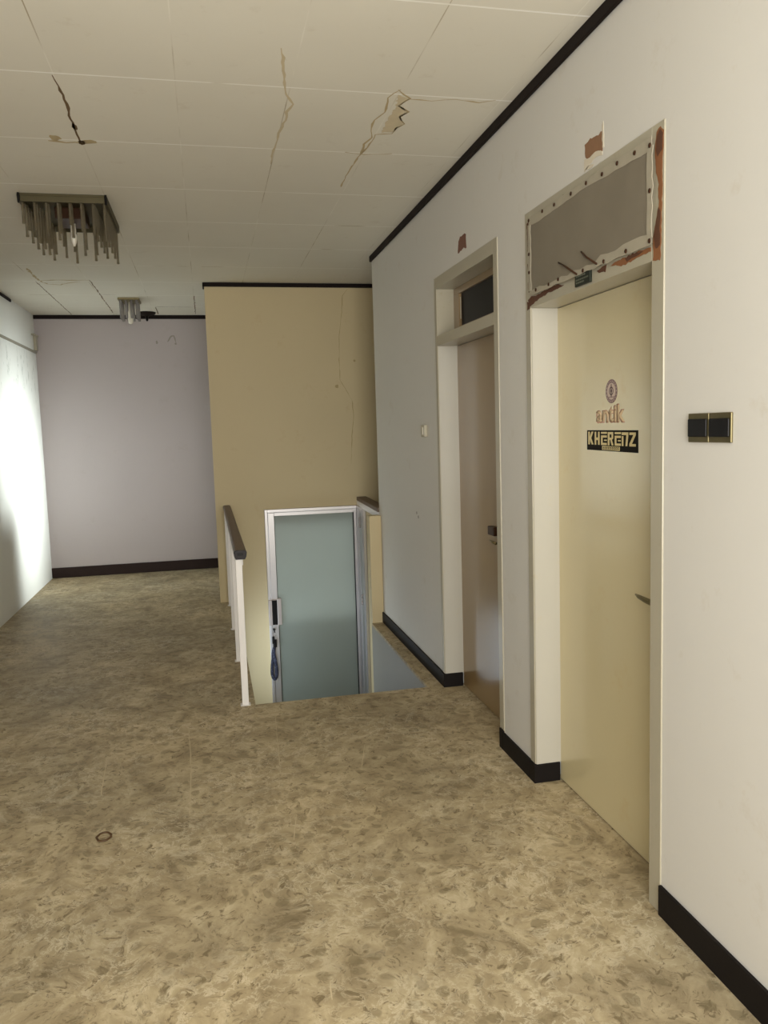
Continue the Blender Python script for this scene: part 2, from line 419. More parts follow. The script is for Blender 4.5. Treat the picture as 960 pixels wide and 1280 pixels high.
b = bm_new(); box(b, XL-.12, XL, 6.8, YB, 0, ZC); struct('wall_left', b, M['left'])
b = bm_new(); box(b, XL, XL+.014, 6.8, YB, 2.470, 2.494); struct('trim_1', b, paint('grey brown moulding', C(150, 144, 128), .6), bevel=.003)
b = bm_new(); box(b, -3.9, 3.6, YB, YB+.1, 0, ZC)
wall_back = struct('wall_back', b, M['wall_back'])
b = bm_new(); to_b = lambda x, z: (x, YB-.0002, z)
ribbon(b, [(-0.365, 2.585), (-0.327, 2.647), (-0.292, 2.655), (-0.272, 2.58)], .012, to_b, (0, -.0006, 0), .3); blob(b, -.478, 2.586, .012, .02, to_b, (0, -.0006, 0)); blob(b, -.275, 2.57, .014, .014, to_b, (0, -.0006, 0))
obj('wall_scratch', b, M['grey_mark'], wall_back)

# cream wall beyond the stairs, reaching down to the landing, opening for the glass door
GX0, GX1, GZ1 = .489, 1.372, .843
b = bm_new(); y0, y1 = YC, YC+.12
box(b, XC, GX0, y0, y1, ZL-.1, ZC); box(b, GX0, GX1, y0, y1, GZ1, ZC); box(b, GX1, 3.6, y0, y1, ZL-.1, ZC)
wall_cream = struct('wall_stair', b, M['cream'])
to_y = lambda x, z: (x, YC-.0002, z)
b = bm_new(); ribbon(b, [(1.341, 2.84), (1.293, 2.775), (1.281, 2.63), (1.25, 2.413), (1.242, 2.195), (1.243, 2.012), (1.307, 1.9), (1.35, 1.826), (1.36, 1.677), (1.338, 1.492), (1.321, 1.23)], .0042, to_y, (0, -.0003, 0), .4)
blob(b, 1.211, 1.954, .016, .018, to_y, (0, -.0006, 0)); blob(b, 1.385, 2.186, .012, .012, to_y, (0, -.0006, 0))
obj('wall_crack', b, M['crack'], wall_cream)

# sides of the stair opening
b = bm_new()
box(b, HX1, 1.45, HY0, 6.165, ZL-.1, -.0205)
box(b, HX0-.12, HX0, HY0, 6.30, ZL-.1, -.0205); box(b, HX0-.12, HX0, 7.20, YC, ZL-.1, -.0205)
box(b, HX0-.12, HX0, 6.30, 7.20, ZL-.1, -1.0); box(b, HX0-.12, HX0, 6.30, 7.20, -.10, -.0205)  # opening left for the added stairwell fill
struct('wall_stair_side', b, M['stair_plaster'])
b = bm_new()
box(b, 1.374, 1.50, YE+.001, YC-.001, ZL-.1, .835)
box(b, 1.232, XR+.0, 6.165, 6.25, -.02, .865)
box(b, XR, 1.374, YE+.001, 6.25, -.02, .835)
struct('wall_stair_parapet', b, M['cream'], bevel=.003)
b = bm_new(); rise, tread = -ZL/7, .25
for k in range(6):
    box(b, HX0+.001, HX1-.001, HY0+k*tread, HY0+(k+1)*tread-.002, ZL, -rise*(k+1)-.0)
box(b, HX0-.1, 1.6, HY0-.1, YC+.1, ZL-.1, ZL)
box(b, HX0+.001, HX1-.001, HY0-.1, HY0-.002, ZL, -.0205)
struct('stair_flight', b, M['floor'])

# hall and passage shells behind and beside the camera
def wall_with_window(name, axis, p0, p1, a0, a1, w0, w1, z0, z1, mat):
    b = bm_new()
    def put(u0, u1, c0, c1):
        if axis == 'x': box(b, p0, p1, u0, u1, c0, c1)
        else: box(b, u0, u1, p0, p1, c0, c1)
    put(a0, w0, 0, ZC); put(w1, a1, 0, ZC); put(w0, w1, 0, z0); put(w0, w1, z1, ZC)
    return struct(name, b, mat)
M['hall'] = paint('hall wall tone darkened to cut bounce', C(128, 118, 102), .6)  # darkened so these unseen walls bounce less light to the left
wall_with_window('wall_rear', 'y', -1.1, -1.0, -3.9, 1.326, -.65, 1.15, .65, 2.45, M['hall'])
wall_with_window('wall_hall', 'x', -3.9, -3.8, -1.0, YB, -.05, 2.45, .80, 2.30, M['hall'])  # unseen opening made for the added left fill
wall_with_window('wall_passage', 'x', 3.5, 3.6, YE, YB, 7.60, 8.96, .30, 2.20, M['wall_back'])
b = bm_new()
box(b, .10, 1.75, 7.94, 8.02, ZL-.1, .98); box(b, .10, .18, YC+.121, 7.94, ZL-.1, .98); box(b, 1.67, 1.75, YC+.121, 7.94, ZL-.1, .98)
box(b, .18, 1.67, YC+.121, 7.94, .90, .98); box(b, .18, 1.67, YC+.121, 7.94, ZL-.1, ZL)
struct('added_backing_box', b, M['stair_plaster'])  # unseen shallow box added to enclose the backlight behind the glass
def window(name, axis, p, a0, a1, z0, z1, n):
    b = bm_new(); t = .05
    def put(u0, u1, c0, c1):
        if axis == 'x': box(b, p-.03, p+.03, u0, u1, c0, c1)
        else: box(b, u0, u1, p-.03, p+.03, c0, c1)
    put(a0, a0+t, z0, z1); put(a1-t, a1, z0, z1); put(a0+t, a1-t, z0, z0+t); put(a0+t, a1-t, z1-t, z1)
    for k in range(1, n):
        c = a0+(a1-a0)*k/n; put(c-.02, c+.02, z0+t, z1-t)
    struct(name, b, M['alu_dull'], bevel=.003)
window('window_1', 'y', -1.05, -.65, 1.15, .65, 2.45, 4)
window('window_added_hall', 'x', -3.85, -.05, 2.45, .80, 2.30, 3)  # unseen frame added around the left fill
window('window_added_lower', 'x', .14, 6.30, 7.20, -1.0, -.10, 2)  # unseen frame added around the low stairwell fill
window('window_3', 'x', 3.55, 7.60, 8.96, .30, 2.20, 2)

# trim
def ctrim(name, parts, mat, bevel=.004):
    b = bm_new()
    for p in parts: box(b, *p)
    struct(name, b, mat, bevel=bevel)
ctrim('trim_2', [(XR-.016, XR, -1.0, YE+.012, ZC-.044, ZC), (XR-.016, 1.9, YE, YE+.012, ZC-.044, ZC)], M['black_trim'])
ctrim('trim_3', [(XC-.014, 3.5, YC-.016, YC, ZC-.036, ZC), (XC-.014, XC, YC-.016, YC+.14, ZC-.036, ZC)], M['black_trim'])
ctrim('trim_4', [(XL-.01, 3.5, YB-.016, YB, ZC-.042, ZC)], M['black_trim'])
ctrim('trim_5', [(XL, XL+.014, 6.8, 8.33, ZC-.030, ZC-.004)], M['black_trim'])
ctrim('baseboard_right', [(XR-.012, XR, -1.0, D1['y0']-.002, 0, .098),
      (XR-.012, XR, D1['y1'], D2['y0'], 0, .085), (XR-.012, 1.435, D1['y1']-.058, D1['y1'], 0, .082), (XR-.012, XR, D2['y0']-.0, D2['y0']+.045, 0, .095),
      (XR-.012, XR, D2['y1'], YE+.012, 0, .085), (XR-.012, 1.435, D2['y1']-.05, D2['y1'], 0, .082)], M['black_base'], .002)
ctrim('baseboard_back', [(XL, 3.5, YB-.014, YB, 0, .115)], M['brown_base'])

# ------------------------------------------------------------------ the two room doors
def door(name, label, D, f_far, f_near, top_in, bar0, bar1, leaf_mat, transom_mat):
    root = empty(name, (LEAF, (D['y0']+D['y1'])/2, 0), label, 'door', None, 'structure')
    x0, x1 = XR-.004, 1.475
    b = bm_new()
    box(b, x0, x1, f_far, D['y1'], .0835, D['top']); box(b, x0, x1, D['y0'], f_near, 0, D['top'])
    box(b, x0, x1, f_near, f_far, top_in, D['top']); box(b, x0, x1, f_near, f_far, bar0, bar1)
    obj('door_frame', b, M['frame'], root, .002)
    b = bm_new(); box(b, XR+.001, LEAF+.03, f_far-.004, f_far-.0005, .0835, bar0-.001); obj('jamb_face', b, M['jamb'], root)  # thin sheet carrying the paler jamb colour
    b = bm_new(); box(b, LEAF, LEAF+.038, f_near+.001, f_far-.001, .006, bar0-.002)
    leaf = obj('door_leaf', b, leaf_mat, root, .0015)
    return root, leaf
door1, leaf1 = door('door_1', 'cream glossy door with stickers, nearest on the right wall', D1, 3.117, 2.205, 2.372, 2.022, 2.074, M['door_cream'], None)
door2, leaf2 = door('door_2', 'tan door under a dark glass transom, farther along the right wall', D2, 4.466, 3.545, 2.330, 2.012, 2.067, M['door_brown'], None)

# near door: screen nailed over the transom, flaking paint, plaque, wires
b = bm_new(); box(b, 1.312, 1.3215, 2.20, 3.10, 2.072, 2.372)
screen = obj('transom_screen', b, M['screen'], door1)
to_s = lambda y, z: (1.3118, y, z)
def strip(pts, d=.0012):
    b = bm_new(); poly2(b, pts, to_s, (-d, 0, 0)); obj('screen_edge', b, M['screen_edge'], screen).location = (0, 0, 0)
def ragged(a, c, inner, step=.05):
    """strip along y from a to c between outer z and a ragged inner z"""
    outer = []; y = a
    while y > c: outer.append(y); y -= step
    outer.append(c)
    return outer
ys = ragged(3.10, 2.19, None)
strip([(y, 2.374) for y in ys]+[(y, 2.346-.006*math.sin(y*9)-random.uniform(0, .006)) for y in reversed(ys)])
strip([(y, 2.068+random.uniform(-.003, .003)) for y in ys]+[(y, 2.086+random.uniform(-.004, .006)+(.012 if 2.2 < y < 2.55 else 0)) for y in reversed(ys)])
zs = [2.086+.26*k/9 for k in range(10)]
strip([(3.108, z) for z in zs]+[(3.082+random.uniform(-.004, .004), z) for z in reversed(zs)], .002)
strip([(2.212+random.uniform(-.003, .004), z) for z in zs]+[(2.186+random.uniform(-.008, .004), z) for z in reversed(zs)], .0024)
to_f = lambda y, z: (1.3216, y, z)
def flake(pts, mat, d=-.0012, name='paint_flake'):
    b = bm_new(); poly2(b, rough(pts, .0028), to_f, (d, 0, 0)); return obj(name, b, mat, door1)
flake([(2.182, 2.378), (2.160, 2.392), (2.143, 2.375), (2.143, 2.33), (2.147, 2.30), (2.150, 2.20), (2.153, 2.10), (2.156, 2.015), (2.194, 2.020), (2.193, 2.09), (2.180, 2.13), (2.166, 2.17), (2.168, 2.23), (2.183, 2.28), (2.188, 2.34)], M['rust'])
flake([(2.178, 2.37), (2.160, 2.385), (2.146, 2.37), (2.147, 2.325), (2.172, 2.31), (2.181, 2.33)], M['rust_d'], -.002)
flake([(2.166, 2.17), (2.156, 2.15), (2.158, 2.06), (2.180, 2.05), (2.190, 2.09)], M['rust_d'], -.002)
flake([(3.145, 2.36), (3.06, 2.379), (2.95, 2.377), (2.90, 2.374), (3.05, 2.372), (3.112, 2.345), (3.12, 2.315), (3.14, 2.30)], M['rust_d'])
for (ya, yb) in ((2.86, 2.66), (2.62, 2.58)):
    flake([(ya, 2.376), (ya-.02, 2.380), (yb, 2.377), (yb+.03, 2.373)], M['rust_d'])
flake([(3.14, 2.055), (3.10, 2.068), (3.06, 2.063), (2.95, 2.068), (2.86, 2.070), (2.80, 2.058), (2.88, 2.055), (2.96, 2.052), (3.05, 2.042), (3.12, 2.03)], M['rust_d'])
flake([(3.150, 2.05), (3.125, 2.045), (3.122, 2.02), (3.145, 2.018)], M['rust_d'])
flake([(2.545, 2.062), (2.478, 2.066), (2.484, 2.045), (2.528, 2.048)], M['rust_d'])
flake([(2.462, 2.058), (2.384, 2.064), (2.263, 2.066), (2.206, 2.064), (2.206, 2.050), (2.263, 2.052), (2.34, 2.044), (2.369, 2.042)], M['rust'])
flake([(2.36, 2.064), (2.31, 2.066), (2.25, 2.060), (2.30, 2.052), (2.345, 2.050)], M['rust_d'], -.002)
for (za, zb) in ((2.31, 2.24), (2.20, 2.17), (2.13, 2.08)):
    flake([(3.138, za), (3.124, za-.01), (3.122, zb), (3.136, zb+.01)], M['rust_d'])
nails = [(3.093, 2.362), (2.96, 2.364), (2.852, 2.359), (2.713, 2.359), (2.597, 2.361), (2.484, 2.356), (2.386, 2.359), (2.28, 2.356), (2.195, 2.349), (2.195, 2.221), (2.195, 2.078), (2.331, 2.078), (2.474, 2.076), (2.623, 2.076), (2.823, 2.083), (2.908, 2.080), (3.029, 2.080), (3.095, 2.231), (3.095, 2.159)]
nail_me = None
NX = 1.3094
for (y, z) in nails:
    if nail_me is None:
        b = bm_new(); lathe(b, [(.003, 0), (.0075, -.001), (.0065, -.003), (.002, -.004)], 8, (0, 0, 0), 'x')
        o = obj('nail_head', b, M['wood_dark'], door1, smooth=True); nail_me = o.data
    else:
        o = bpy.data.objects.new('nail_head', nail_me); COL.objects.link(o); o.parent = door1
    o.location = Vector((NX, y, z))-door1.location
for p in ([(1.308, 2.67, 2.072), (1.302, 2.75, 2.115), (1.300, 2.80, 2.138)], [(1.308, 2.522, 2.078), (1.300, 2.58, 2.112), (1.298, 2.614, 2.137)]):
    b = bm_new(); tube(b, p, .0035, 6); obj('bent_wire', b, M['wood_dark'], door1, smooth=True)
b = bm_new(); box(b, 1.312, 1.3218, 2.580, 2.694, 2.030, 2.080); pq = obj('plaque', b, M['plaque'], door1, .002); pq['label'] = 'small dark green plaque'
b = bm_new()
for z, n in ((2.064, 7), (2.052, 9), (2.042, 6)):
    for k in range(n):
        yy = 2.683-k*.0105; box(b, 1.3114, 1.3119, yy-.007, yy, z-.003, z+.002)
obj('plaque_lettering', b, M['plaque_ink'], pq).location = (0, 0, 0)

# handle of the near door
hb = empty('door_handle', (0, 0, 0), None, None); hb.parent = door1; hb.location = Vector((0, 0, 0))-door1.location
del_keys = None
b = bm_new(); lathe(b, [(.024, 0), (.024, -.006), (.018, -.010), (.009, -.011), (.009, -.05), (.004, -.052)], 20, (LEAF, 2.285, .962), 'x')
tube(b, [(1.388, 2.278, .958), (1.387, 2.30, .960), (1.386, 2.34, .962), (1.388, 2.385, .965), (1.392, 2.412, .967)], [.009, .010, .009, .007, .003], 12)
bpy.data.objects.remove(hb)
obj('door_handle', b, M['brass'], door1, smooth=True)

# stickers on the near leaf
to_l = lambda y, z: (LEAF-.0002, y, z)
def on_leaf(name, mat, polys, off=0.0, d=.0006, parent=None):
    b = bm_new()
    for p in polys: poly2(b, p, lambda y, z: (LEAF-off, y, z), (-d, 0, 0))
    o = obj(name, b, mat, parent or door1)
    if parent: o.location = (0, 0, 0)
    return o
def rect(u0, v0, u1, v1): return [(u0, v0), (u1, v0), (u1, v1), (u0, v1)]
sign = on_leaf('sticker', M['s_black'], [[(2.856, 1.446), (2.479, 1.441), (2.480, 1.519), (2.855, 1.521)]]); sign['label'] = 'black sticker with cream block letters'
LET = {
 'K': [rect(.06, 0, .34, 1), [(.34, .60), (.62, 1), (.94, 1), (.58, .5), (.96, 0), (.64, 0), (.34, .40)]],
 'H': [rect(.08, 0, .34, 1), rect(.64, 0, .90, 1), rect(.34, .36, .64, .56)],
 'E': [rect(.06, 0, .32, .74), rect(.32, 0, .98, .17), rect(.32, .57, .98, .74), rect(.55, .32, .98, .42), rect(.06, .86, 1.0, 1.0)],
 'R': [rect(.06, 0, .34, 1), rect(.34, .83, .90, 1), rect(.64, .52, .90, .83), [(.34, .42), (.34, .58), (.64, .58), (.90, .52), (.70, .42), (.96, 0), (.66, 0), (.46, .42)]],
 'N': [rect(.04, 0, .28, .72), rect(.04, .80, .34, 1.0), [(.34, .80), (.34, 1.0), (.98, 1.0), (.98, .74), (.84, 0), (.58, 0), (.70, .80)]],
 'Z': [rect(.06, .82, .96, 1), rect(.06, 0, .96, .18), [(.62, .82), (.96, .82), (.42, .18), (.06, .18)]],
}
polys = []
cw, y_start, zb, zh = .0512, 2.848, 1.4665, .0485
for i, ch in enumerate('KHERENZ'):
    for p in LET[ch]:
        polys.append([(y_start-(i+u*.93)*cw, zb-.0006*i+v*zh) for u, v in p])
on_leaf('sticker_lettering', M['s_cream'], polys, .0007, .0004, sign)
on_leaf('sticker_lettering', M['s_cream'], [[(2.735, 1.448), (2.604, 1.446), (2.604, 1.460), (2.735, 1.462)]], .0007, .0004, sign)
on_leaf('sticker_lettering', M['s_black'], [rect(2.728-k*.0135, 1.450, 2.728-k*.0135-.009, 1.4525) for k in range(9)]+[rect(2.728-k*.0135, 1.4555, 2.728-k*.0135-.009, 1.4585) for k in range(9)]
        + [rect(2.728-k*.0135, 1.450, 2.728-k*.0135-.003, 1.4585) for k in range(9)], .0012, .0003, sign)
def disc(cy, cz, r, n=32, sy=1.0): return [(cy+r*sy*math.cos(2*math.pi*k/n), cz+r*math.sin(2*math.pi*k/n)) for k in range(n)]
emb = on_leaf('sticker', M['s_mauve'], [disc(2.665, 1.660, .043)]); emb['label'] = 'round mauve emblem sticker with a pale centre'
on_leaf('emblem_print', M['s_pale'], [disc(2.665, 1.660, .030)], .0007, .0004, emb)
on_leaf('emblem_print', M['s_pale'], [disc(2.665+.0365*math.cos(a), 1.660+.0365*math.sin(a), .0022, 8) for a in [math.radians(20+k*20) for k in range(18)]], .0007, .0004, emb)
ring = []
for k in range(20):
    a0, a1 = 2*math.pi*k/20, 2*math.pi*(k+1)/20
    ring.append([(2.665+r*math.cos(a), 1.661+r*math.sin(a)) for r, a in ((.0155, a0), (.0155, a1), (.0115, a1), (.0115, a0))])
on_leaf('emblem_print', M['s_dark'], ring+[rect(2.6675, 1.640, 2.6625, 1.685), disc(2.665, 1.661, .006, 12)], .0012, .0003, emb)
on_leaf('emblem_print', M['s_mauve'], [rect(2.690-k*.0085, 1.637, 2.690-k*.0085-.006, 1.641) for k in range(6)], .0012, .0003, emb)
def text_on_leaf(txt, y_left, z_base, height, width, mat, off, bold, parent, name):
    cu = bpy.data.curves.new('txt', 'FONT'); cu.body = txt; cu.size = 1; cu.offset = bold; cu.resolution_u = 3; cu.extrude = .0
    to = bpy.data.objects.new('txt', cu); COL.objects.link(to)
    bpy.context.view_layer.update()
    me = bpy.data.meshes.new_from_object(to.evaluated_get(bpy.context.evaluated_depsgraph_get()))
    bpy.data.objects.remove(to)
    xs = [v.co.x for v in me.vertices]; zs2 = [v.co.y for v in me.vertices]
    sx = width/(max(xs)-min(xs)); sz = height/(max(zs2)-min(zs2)); x0, z0 = min(xs), min(zs2)
    for v in me.vertices:
        v.co = Vector((LEAF-off, y_left-(v.co.x-x0)*sx, z_base+(v.co.y-z0)*sz))
    b = bmesh.new(); b.from_mesh(me); bpy.data.meshes.remove(me)
    g = bmesh.ops.extrude_face_region(b, geom=b.faces[:])
    for v in g['geom']:
        if isinstance(v, bmesh.types.BMVert): v.co.x -= .0004
    o = obj(name, b, mat, parent)
    if parent is not door1: o.location = (0, 0, 0)
    return o
ank = text_on_leaf('antik', 2.782, 1.546, .068, .214, M['s_red'], .0002, .045, door1, 'sticker'); ank['label'] = 'faded red outlined lettering sticker'
text_on_leaf('antik', 2.7775, 1.5505, .059, .205, M['s_tan'], .0008, .012, ank, 'sticker_lettering')

# far door: recessed dark transom, lock
b = bm_new(); box(b, 1.425, 1.47, 3.546, 4.465, 2.068, 2.110); box(b, 1.425, 1.47, 3.546, 4.465, 2.292, 2.329)
box(b, 1.425, 1.47, 3.546, 3.60, 2.110, 2.292); box(b, 1.425, 1.47, 4.37, 4.465, 2.110, 2.292)
obj('transom_window', b, M['door_brown'], door2, .002)
b = bm_new(); box(b, 1.440, 1.446, 3.60, 4.37, 2.110, 2.292); obj('transom_pane', b, M['dark_glass'], door2)
b = bm_new(); box(b, 1.428, 1.432, 4.352, 4.357, 2.15, 2.270); obj('transom_latch', b, M['frame'], door2)
b = bm_new(); box(b, 1.412, LEAF, 3.835, 3.925, .985, 1.030); obj('door_lock', b, M['wood_dark'], door2, .003)
b = bm_new(); lathe(b, [(.016, 0), (.016, -.006), (.007, -.008), (.007, -.035), (.003, -.036)], 16, (LEAF, 3.80, .955), 'x')
tube(b, [(1.407, 3.79, .955), (1.406, 3.84, .956), (1.408, 3.88, .958)], [.008, .007, .004], 10); obj('door_handle', b, M['brass'], door2, smooth=True)

# ------------------------------------------------------------------ glass door at the landing
gd = empty('door_3', (.93, YC, ZL), 'aluminium door with frosted glass at the foot of the stairs', 'door', None, 'structure')
b = bm_new()
box(b, GX0, GX0+.026, 7.335, 7.45, ZL, GZ1); box(b, GX0+.026, 1.345, 7.335, 7.45, GZ1-.028, GZ1)
fr = obj('door_frame', b, M['alu'], gd, .002)
b = bm_new(); box(b, 1.345, GX1, 7.02, 7.45, ZL, GZ1); box(b, 1.339, 1.345, 7.06, 7.10, ZL, GZ1-.02); box(b, 1.339, 1.345, 7.22, 7.25, ZL, GZ1-.02)
obj('hinge_jamb', b, M['alu'], gd, .002)
b = bm_new()
box(b, .518, .575, 7.345, 7.385, ZL+.01, .812); box(b, 1.319, 1.343, 7.345, 7.385, ZL+.01, .812)
box(b, .575, 1.319, 7.345, 7.385, .780, .812); box(b, .575, 1.319, 7.345, 7.385, ZL+.01, ZL+.09)
leaf3 = obj('door_leaf', b, M['alu'], gd, .002)
b = bm_new(); box(b, .576, 1.314, 7.360, 7.368, ZL+.09, .780); obj('glass_pane', b, M['frost'], leaf3).location = (0, 0, 0)
b = bm_new(); box(b, 1.311, 1.319, 7.350, 7.370, ZL+.09, .780); box(b, .575, .579, 7.352, 7.370, ZL+.09, .780); obj('glass_gasket', b, M['black'], leaf3).location = (0, 0, 0)
b = bm_new(); box(b, .488, .520, 7.318, 7.345, -.235, .005); box(b, .566, .606, 7.318, 7.352, -.235, .015); box(b, .520, .566, 7.330, 7.345, -.235, .005)
lk = obj('lock_case', b, M['alu_dull'], gd, .003)
b = bm_new(); box(b, .521, .565, 7.316, 7.330, -.230, .0); obj('pull_recess', b, M['black'], gd, .002)
b = bm_new(); lathe(b, [(.011, 0), (.011, -.006), (.008, -.008)], 16, (.530, 7.345, -.275), 'y'); obj('lock_cylinder', b, M['alu_dull'], gd)
for z in (.70, -.02):
    b = bm_new(); lathe(b, [(.006, -.05), (.009, -.048), (.009, -.018), (.007, -.017), (.007, -.015), (.009, -.014), (.009, .014), (.007, .015), (.007, .017), (.009, .018), (.009, .048), (.006, .05)], 12, (1.338, 7.16, z))
    obj('hinge', b, M['alu_dull'], gd, smooth=True)

# keys and strap hanging from the lock
kr = empty('key_lanyard', (.515, 7.33, -.62), 'keys on a navy strap hanging from the glass door lock', 'keys')
b = bm_new(); lathe(b, [(.012, 0), (.013, -.004), (.010, -.007)], 14, (.530, 7.337, -.275), 'y'); box(b, .525, .535, 7.300, 7.331, -.300, -.262)
obj('key', b, M['black'], kr, .002)
b = bm_new(); tube(b, [(.527+.018*math.sin(2*math.pi*k/18), 7.312, -.316+.022*math.cos(2*math.pi*k/18)) for k in range(18)], .0022, 6, True); obj('key_ring', b, M['alu_dull'], kr, smooth=True)
b = bm_new(); box(b, .505, .528, 7.300, 7.312, -.405, -.335); box(b, .520, .548, 7.304, 7.318, -.440, -.365); box(b, .512, .530, 7.308, 7.316, -.46, -.40)
obj('key_fob', b, M['black'], kr, .005)
def lerp_path(pts, n=5):
    out = []
    for i in range(len(pts)-1):
        p0 = Vector(pts[max(i-1, 0)]); p1 = Vector(pts[i]); p2 = Vector(pts[i+1]); p3 = Vector(pts[min(i+2, len(pts)-1)])
        for k in range(n):
            t = k/n; out.append(.5*((2*p1)+(p2-p0)*t+(2*p0-5*p1+4*p2-p3)*t*t+(3*p1-p0-3*p2+p3)*t**3))
    out.append(Vector(pts[-1])); return out
b = bm_new(); tube(b, lerp_path([(.524, 7.316, -.44), (.510, 7.318, -.49), (.505, 7.32, -.55), (.495, 7.322, -.62), (.492, 7.324, -.69), (.503, 7.322, -.735), (.518, 7.320, -.745), (.530, 7.318, -.72), (.535, 7.316, -.65), (.526, 7.314, -.57), (.516, 7.313, -.50), (.522, 7.312, -.44)]), .015, 8, False, (.3, 1.0))
obj('strap', b, M['navy'], kr, smooth=True)

# ------------------------------------------------------------------ railings
def cap_profile(x0, x1, z0, z1):
    w = x1-x0; return [(x0+w*.16, z0), (x1-w*.16, z0), (x1-.004, z0+.016), (x1, z1-.012), (x1-.006, z1-.003), (x1-.016, z1), (x0+.016, z1), (x0+.006, z1-.003), (x0, z1-.012), (x0+.004, z0+.016)]
rl = empty('stair_railing', (.15, 5.9, 0), 'white post railing with brown handrail left of the stairs', 'railing')
b = bm_new(); prism(b, [(x, 4.47, z) for x, z in cap_profile(.119, .189, .852, .900)], (0, YC-.002-4.47, 0)); obj('handrail', b, M['rail_brown'], rl)
b = bm_new(); prism(b, [(x, 4.462, z) for x, z in cap_profile(.117, .191, .850, .902)], (0, .022, 0))
ec = obj('end_cap', b, M['rail_end'], rl, .002); ec['label'] = 'black plastic end cap'
b = bm_new(); box(b, .137, .171, 4.4605, 4.463, .872, .888); obj('end_cap_inset', b, M['black'], ec, .001).location = (0, 0, 0)
b = bm_new(); box(b, .130, .170, 4.535, YC-.002, .805, .851); obj('top_rail', b, M['white_metal'], rl, .002)
for y in (4.50, 5.41, 6.32, 7.23):
    b = bm_new(); box(b, .126, .163, y, y+.036, .004, .851); box(b, .116, .173, y-.008, y+.044, 0, .004); obj('post', b, M['white_metal'], rl, .002)
rr = empty('stair_handrail', (1.40, 6.8, .835), 'short brown handrail on the cream low wall right of the stairs', 'railing')
b = bm_new(); hexa(b, [(1.312, 6.232, .886), (1.410, 6.232, .886), (1.452, YC-.002, .886), (1.361, YC-.002, .886), (1.312, 6.232, .920), (1.410, 6.232, .920), (1.452, YC-.002, .920), (1.361, YC-.002, .920)]); obj('handrail', b, M['rail_brown'], rr, .004)
b = bm_new(); hexa(b, [(1.318, 6.252, .836), (1.400, 6.252, .836), (1.442, YC-.002, .836), (1.358, YC-.002, .836), (1.318, 6.252, .886), (1.400, 6.252, .886), (1.442, YC-.002, .886), (1.358, YC-.002, .886)]); obj('bearer', b, M['white_metal'], rr, .002)

# ------------------------------------------------------------------ ceiling lights
L1 = empty('ceiling_light', (-.70, 5.14, ZC), 'large rectangular ceiling light hung with ribbed smoky glass rods', 'lamp', 'old ceiling lights')
b = bm_new(); box(b, -.930, -.468, 4.80, 5.48, ZC-.012, ZC); box(b, -.930, -.918, 4.80, 5.48, ZC-.045, ZC-.012); box(b, -.480, -.468, 4.80, 5.48, ZC-.045, ZC-.012)
box(b, -.918, -.480, 4.80, 4.812, ZC-.045, ZC-.012); box(b, -.918, -.480, 5.468, 5.48, ZC-.045, ZC-.012)
obj('tray', b, M['tray'], L1, .002)
b = bm_new(); box(b, -.78, -.62, 5.02, 5.26, ZC-.075, ZC-.012); obj('socket_box', b, M['wood_dark'], L1, .006)
b = bm_new(); lathe(b, [(.016, 0), (.016, -.05), (.012, -.055), (.018, -.065), (.019, -.085), (.014, -.11), (.005, -.13)], 14, (-.70, 5.14, ZC-.075)); obj('bulb', b, M['bulb'], L1, smooth=True)
for (x, y) in ((-.925, 4.805), (-.473, 4.805)):
    b = bm_new(); lathe(b, [(.006, 0), (.008, -.012), (.006, -.05), (.003, -.055)], 8, (x, y-.006, ZC)); obj('corner_screw', b, M['black'], L1)
def rod_mesh(length):
    prof = [(.0035, 0), (.0035, -.018)]
    z = -.018
    while z > -length:
        prof += [(.0056, z-.001), (.0095, z-.005), (.0056, z-.009)]; z -= .0105
    prof += [(.0085, z-.002), (.0085, z-.010), (.003, z-.012)]
    return prof
rods = {}
pos = []
for i in range(8):
    for j in range(9):
        if 2 <= i <= 5 and 2 <= j <= 6: continue
        pos.append((i, j))
for (i, j) in pos:
    x = -.912+i*(.426/7); y = 4.83+j*(.62/8)
    step = (i+2*j) % 4
    length = round(.125+.030*step, 3)
    if length not in rods:
        b = bm_new(); lathe(b, rod_mesh(length), 8, (0, 0, 0)); o = obj('glass_rod', b, M['smoky'], L1, smooth=True); rods[length] = o.data
    else:
        o = bpy.data.objects.new('glass_rod', rods[length]); COL.objects.link(o); o.parent = L1
    o.location = Vector((x, y, ZC-.012))-L1.location

L2 = empty('ceiling_light', (-.66, 8.34, ZC), 'small square ceiling light with straight glass tubes near the back wall', 'lamp', 'old ceiling lights')
b = bm_new(); box(b, -.76, -.56, 8.20, 8.48, ZC-.022, ZC); obj('plate', b, M['brass'], L2, .004)
tm = None
for (i, j) in [(0, 0), (1, 0), (2, 0), (3, 0), (0, 1), (3, 1), (0, 2), (3, 2), (1, 2), (2, 2)]:
    if tm is None:
        b = bm_new(); lathe(b, [(.006, 0), (.013, -.004), (.013, -.170), (.006, -.174)], 12, (0, 0, 0)); o = obj('glass_tube', b, M['tube'], L2, smooth=True); tm = o.data
    else:
        o = bpy.data.objects.new('glass_tube', tm); COL.objects.link(o); o.parent = L2
    o.location = Vector((-.735+i*.05, 8.225+j*.115, ZC-.022))-L2.location
b = bm_new(); lathe(b, [(.015, 0), (.015, -.08), (.022, -.10), (.026, -.16), (.022, -.205), (.006, -.215)], 14, (-.66, 8.34, ZC-.022)); obj('bulb', b, M['bulb'], L2, smooth=True)
L3 = empty('ceiling_rose', (-.555, 9.18, ZC), 'dark round ceiling rose with a stub, right of the small glass tube light', 'lamp fitting')
b = bm_new(); lathe(b, [(.095, 0), (.095, -.010), (.085, -.022), (.05, -.034), (.022, -.042), (.016, -.044)], 24, (-.555, 9.18, ZC)); obj('canopy', b, M['black_trim'], L3, smooth=True)
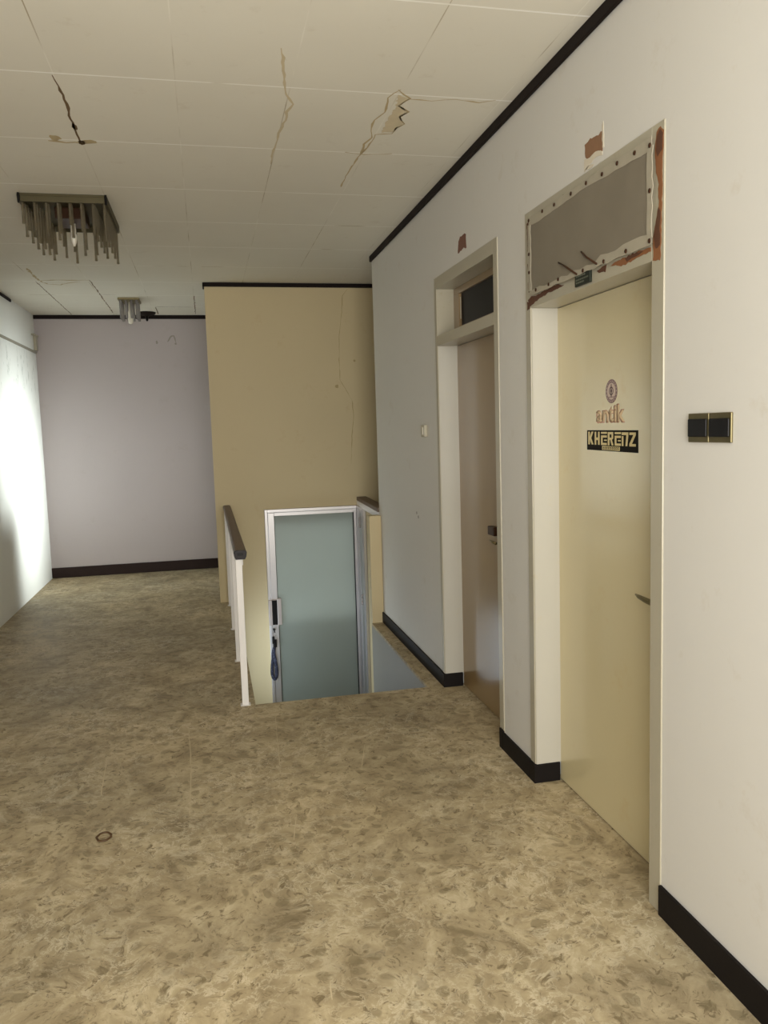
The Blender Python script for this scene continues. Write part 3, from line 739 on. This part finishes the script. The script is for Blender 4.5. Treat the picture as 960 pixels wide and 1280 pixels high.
b = bm_new(); lathe(b, [(.016, -.044), (.013, -.085), (.006, -.095)], 12, (-.555, 9.18, ZC)); obj('stub', b, M['black'], L3, smooth=True)

# ------------------------------------------------------------------ small things on the walls and floor
sw = empty('light_switch', (XR, 1.914, 1.525), 'black double light switch on brass plates beside the near cream door', 'switch', 'light switches')
for y0 in (1.9155, 1.820):
    b = bm_new(); box(b, XR-.007, XR, y0, y0+.092, 1.487, 1.566); obj('switch_plate', b, M['brass'], sw, .002)
    b = bm_new(); box(b, XR-.012, XR-.007, y0+.005, y0+.088, 1.502, 1.551); obj('rocker', b, M['black'], sw, .003)
sm = empty('light_switch', (XR, 4.76, 1.527), 'small white light switch beyond the far tan door', 'switch', 'light switches')
b = bm_new(); box(b, XR-.024, XR, 4.725, 4.805, 1.492, 1.566); obj('switch_box', b, M['frame'], sm, .006)
b = bm_new(); box(b, XR-.030, XR-.024, 4.738, 4.765, 1.505, 1.552); obj('toggle', b, M['bulb'], sm, .003)
b = bm_new(); poly2(b, rough([(2.639, 2.500), (2.60, 2.508), (2.54, 2.500), (2.514, 2.505), (2.510, 2.47), (2.512, 2.44), (2.55, 2.452), (2.60, 2.445), (2.636, 2.455)], .003), to_r, (-.0008, 0, 0))
tp = tag(obj('torn_sign', b, M['patch']), 'torn brown sign remnant on the wall above the near cream door', 'sign remnant', 'torn sign remnants')
b = bm_new()
for p in ([(2.642, 2.455), (2.60, 2.446), (2.55, 2.453), (2.512, 2.440), (2.512, 2.425), (2.56, 2.436), (2.60, 2.424), (2.642, 2.412)], [(2.640, 2.415), (2.60, 2.424), (2.57, 2.414), (2.60, 2.410)], [(2.516, 2.52), (2.505, 2.532), (2.503, 2.45), (2.512, 2.45)]):
    poly2(b, rough(p, .002), to_r, (-.0012, 0, 0))
obj('paper_scrap', b, M['paper'], tp)
b = bm_new(); poly2(b, rough([(4.052, 2.500), (4.02, 2.514), (3.985, 2.512), (3.95, 2.518), (3.93, 2.505), (3.926, 2.44), (3.97, 2.452), (4.066, 2.44)], .004), to_r, (-.0008, 0, 0))
tag(obj('torn_sign', b, M['patch_red']), 'red brown sign remnant on the wall above the far tan door', 'sign remnant', 'torn sign remnants')
b = bm_new(); tube(b, [(-.467+.026*math.cos(2*math.pi*k/24)*(1+.08*math.sin(k*1.7)), 3.136+.034*math.sin(2*math.pi*k/24), .004) for k in range(24)], .0038, 8, True)
tag(obj('rubber_ring', b, M['rubber'], smooth=True), 'small brown ring lying on the floor', 'ring')
b = bm_new(); box(b, XL+.001, XL+.03, 9.30, 9.38, 2.50, 2.65); box(b, XL+.001, XL+.04, 9.20, 9.39, 2.65, 2.665)
tag(obj('wall_bracket', b, M['frame'], bevel=.002), 'small pale bracket in the top corner of the bright left wall', 'bracket')
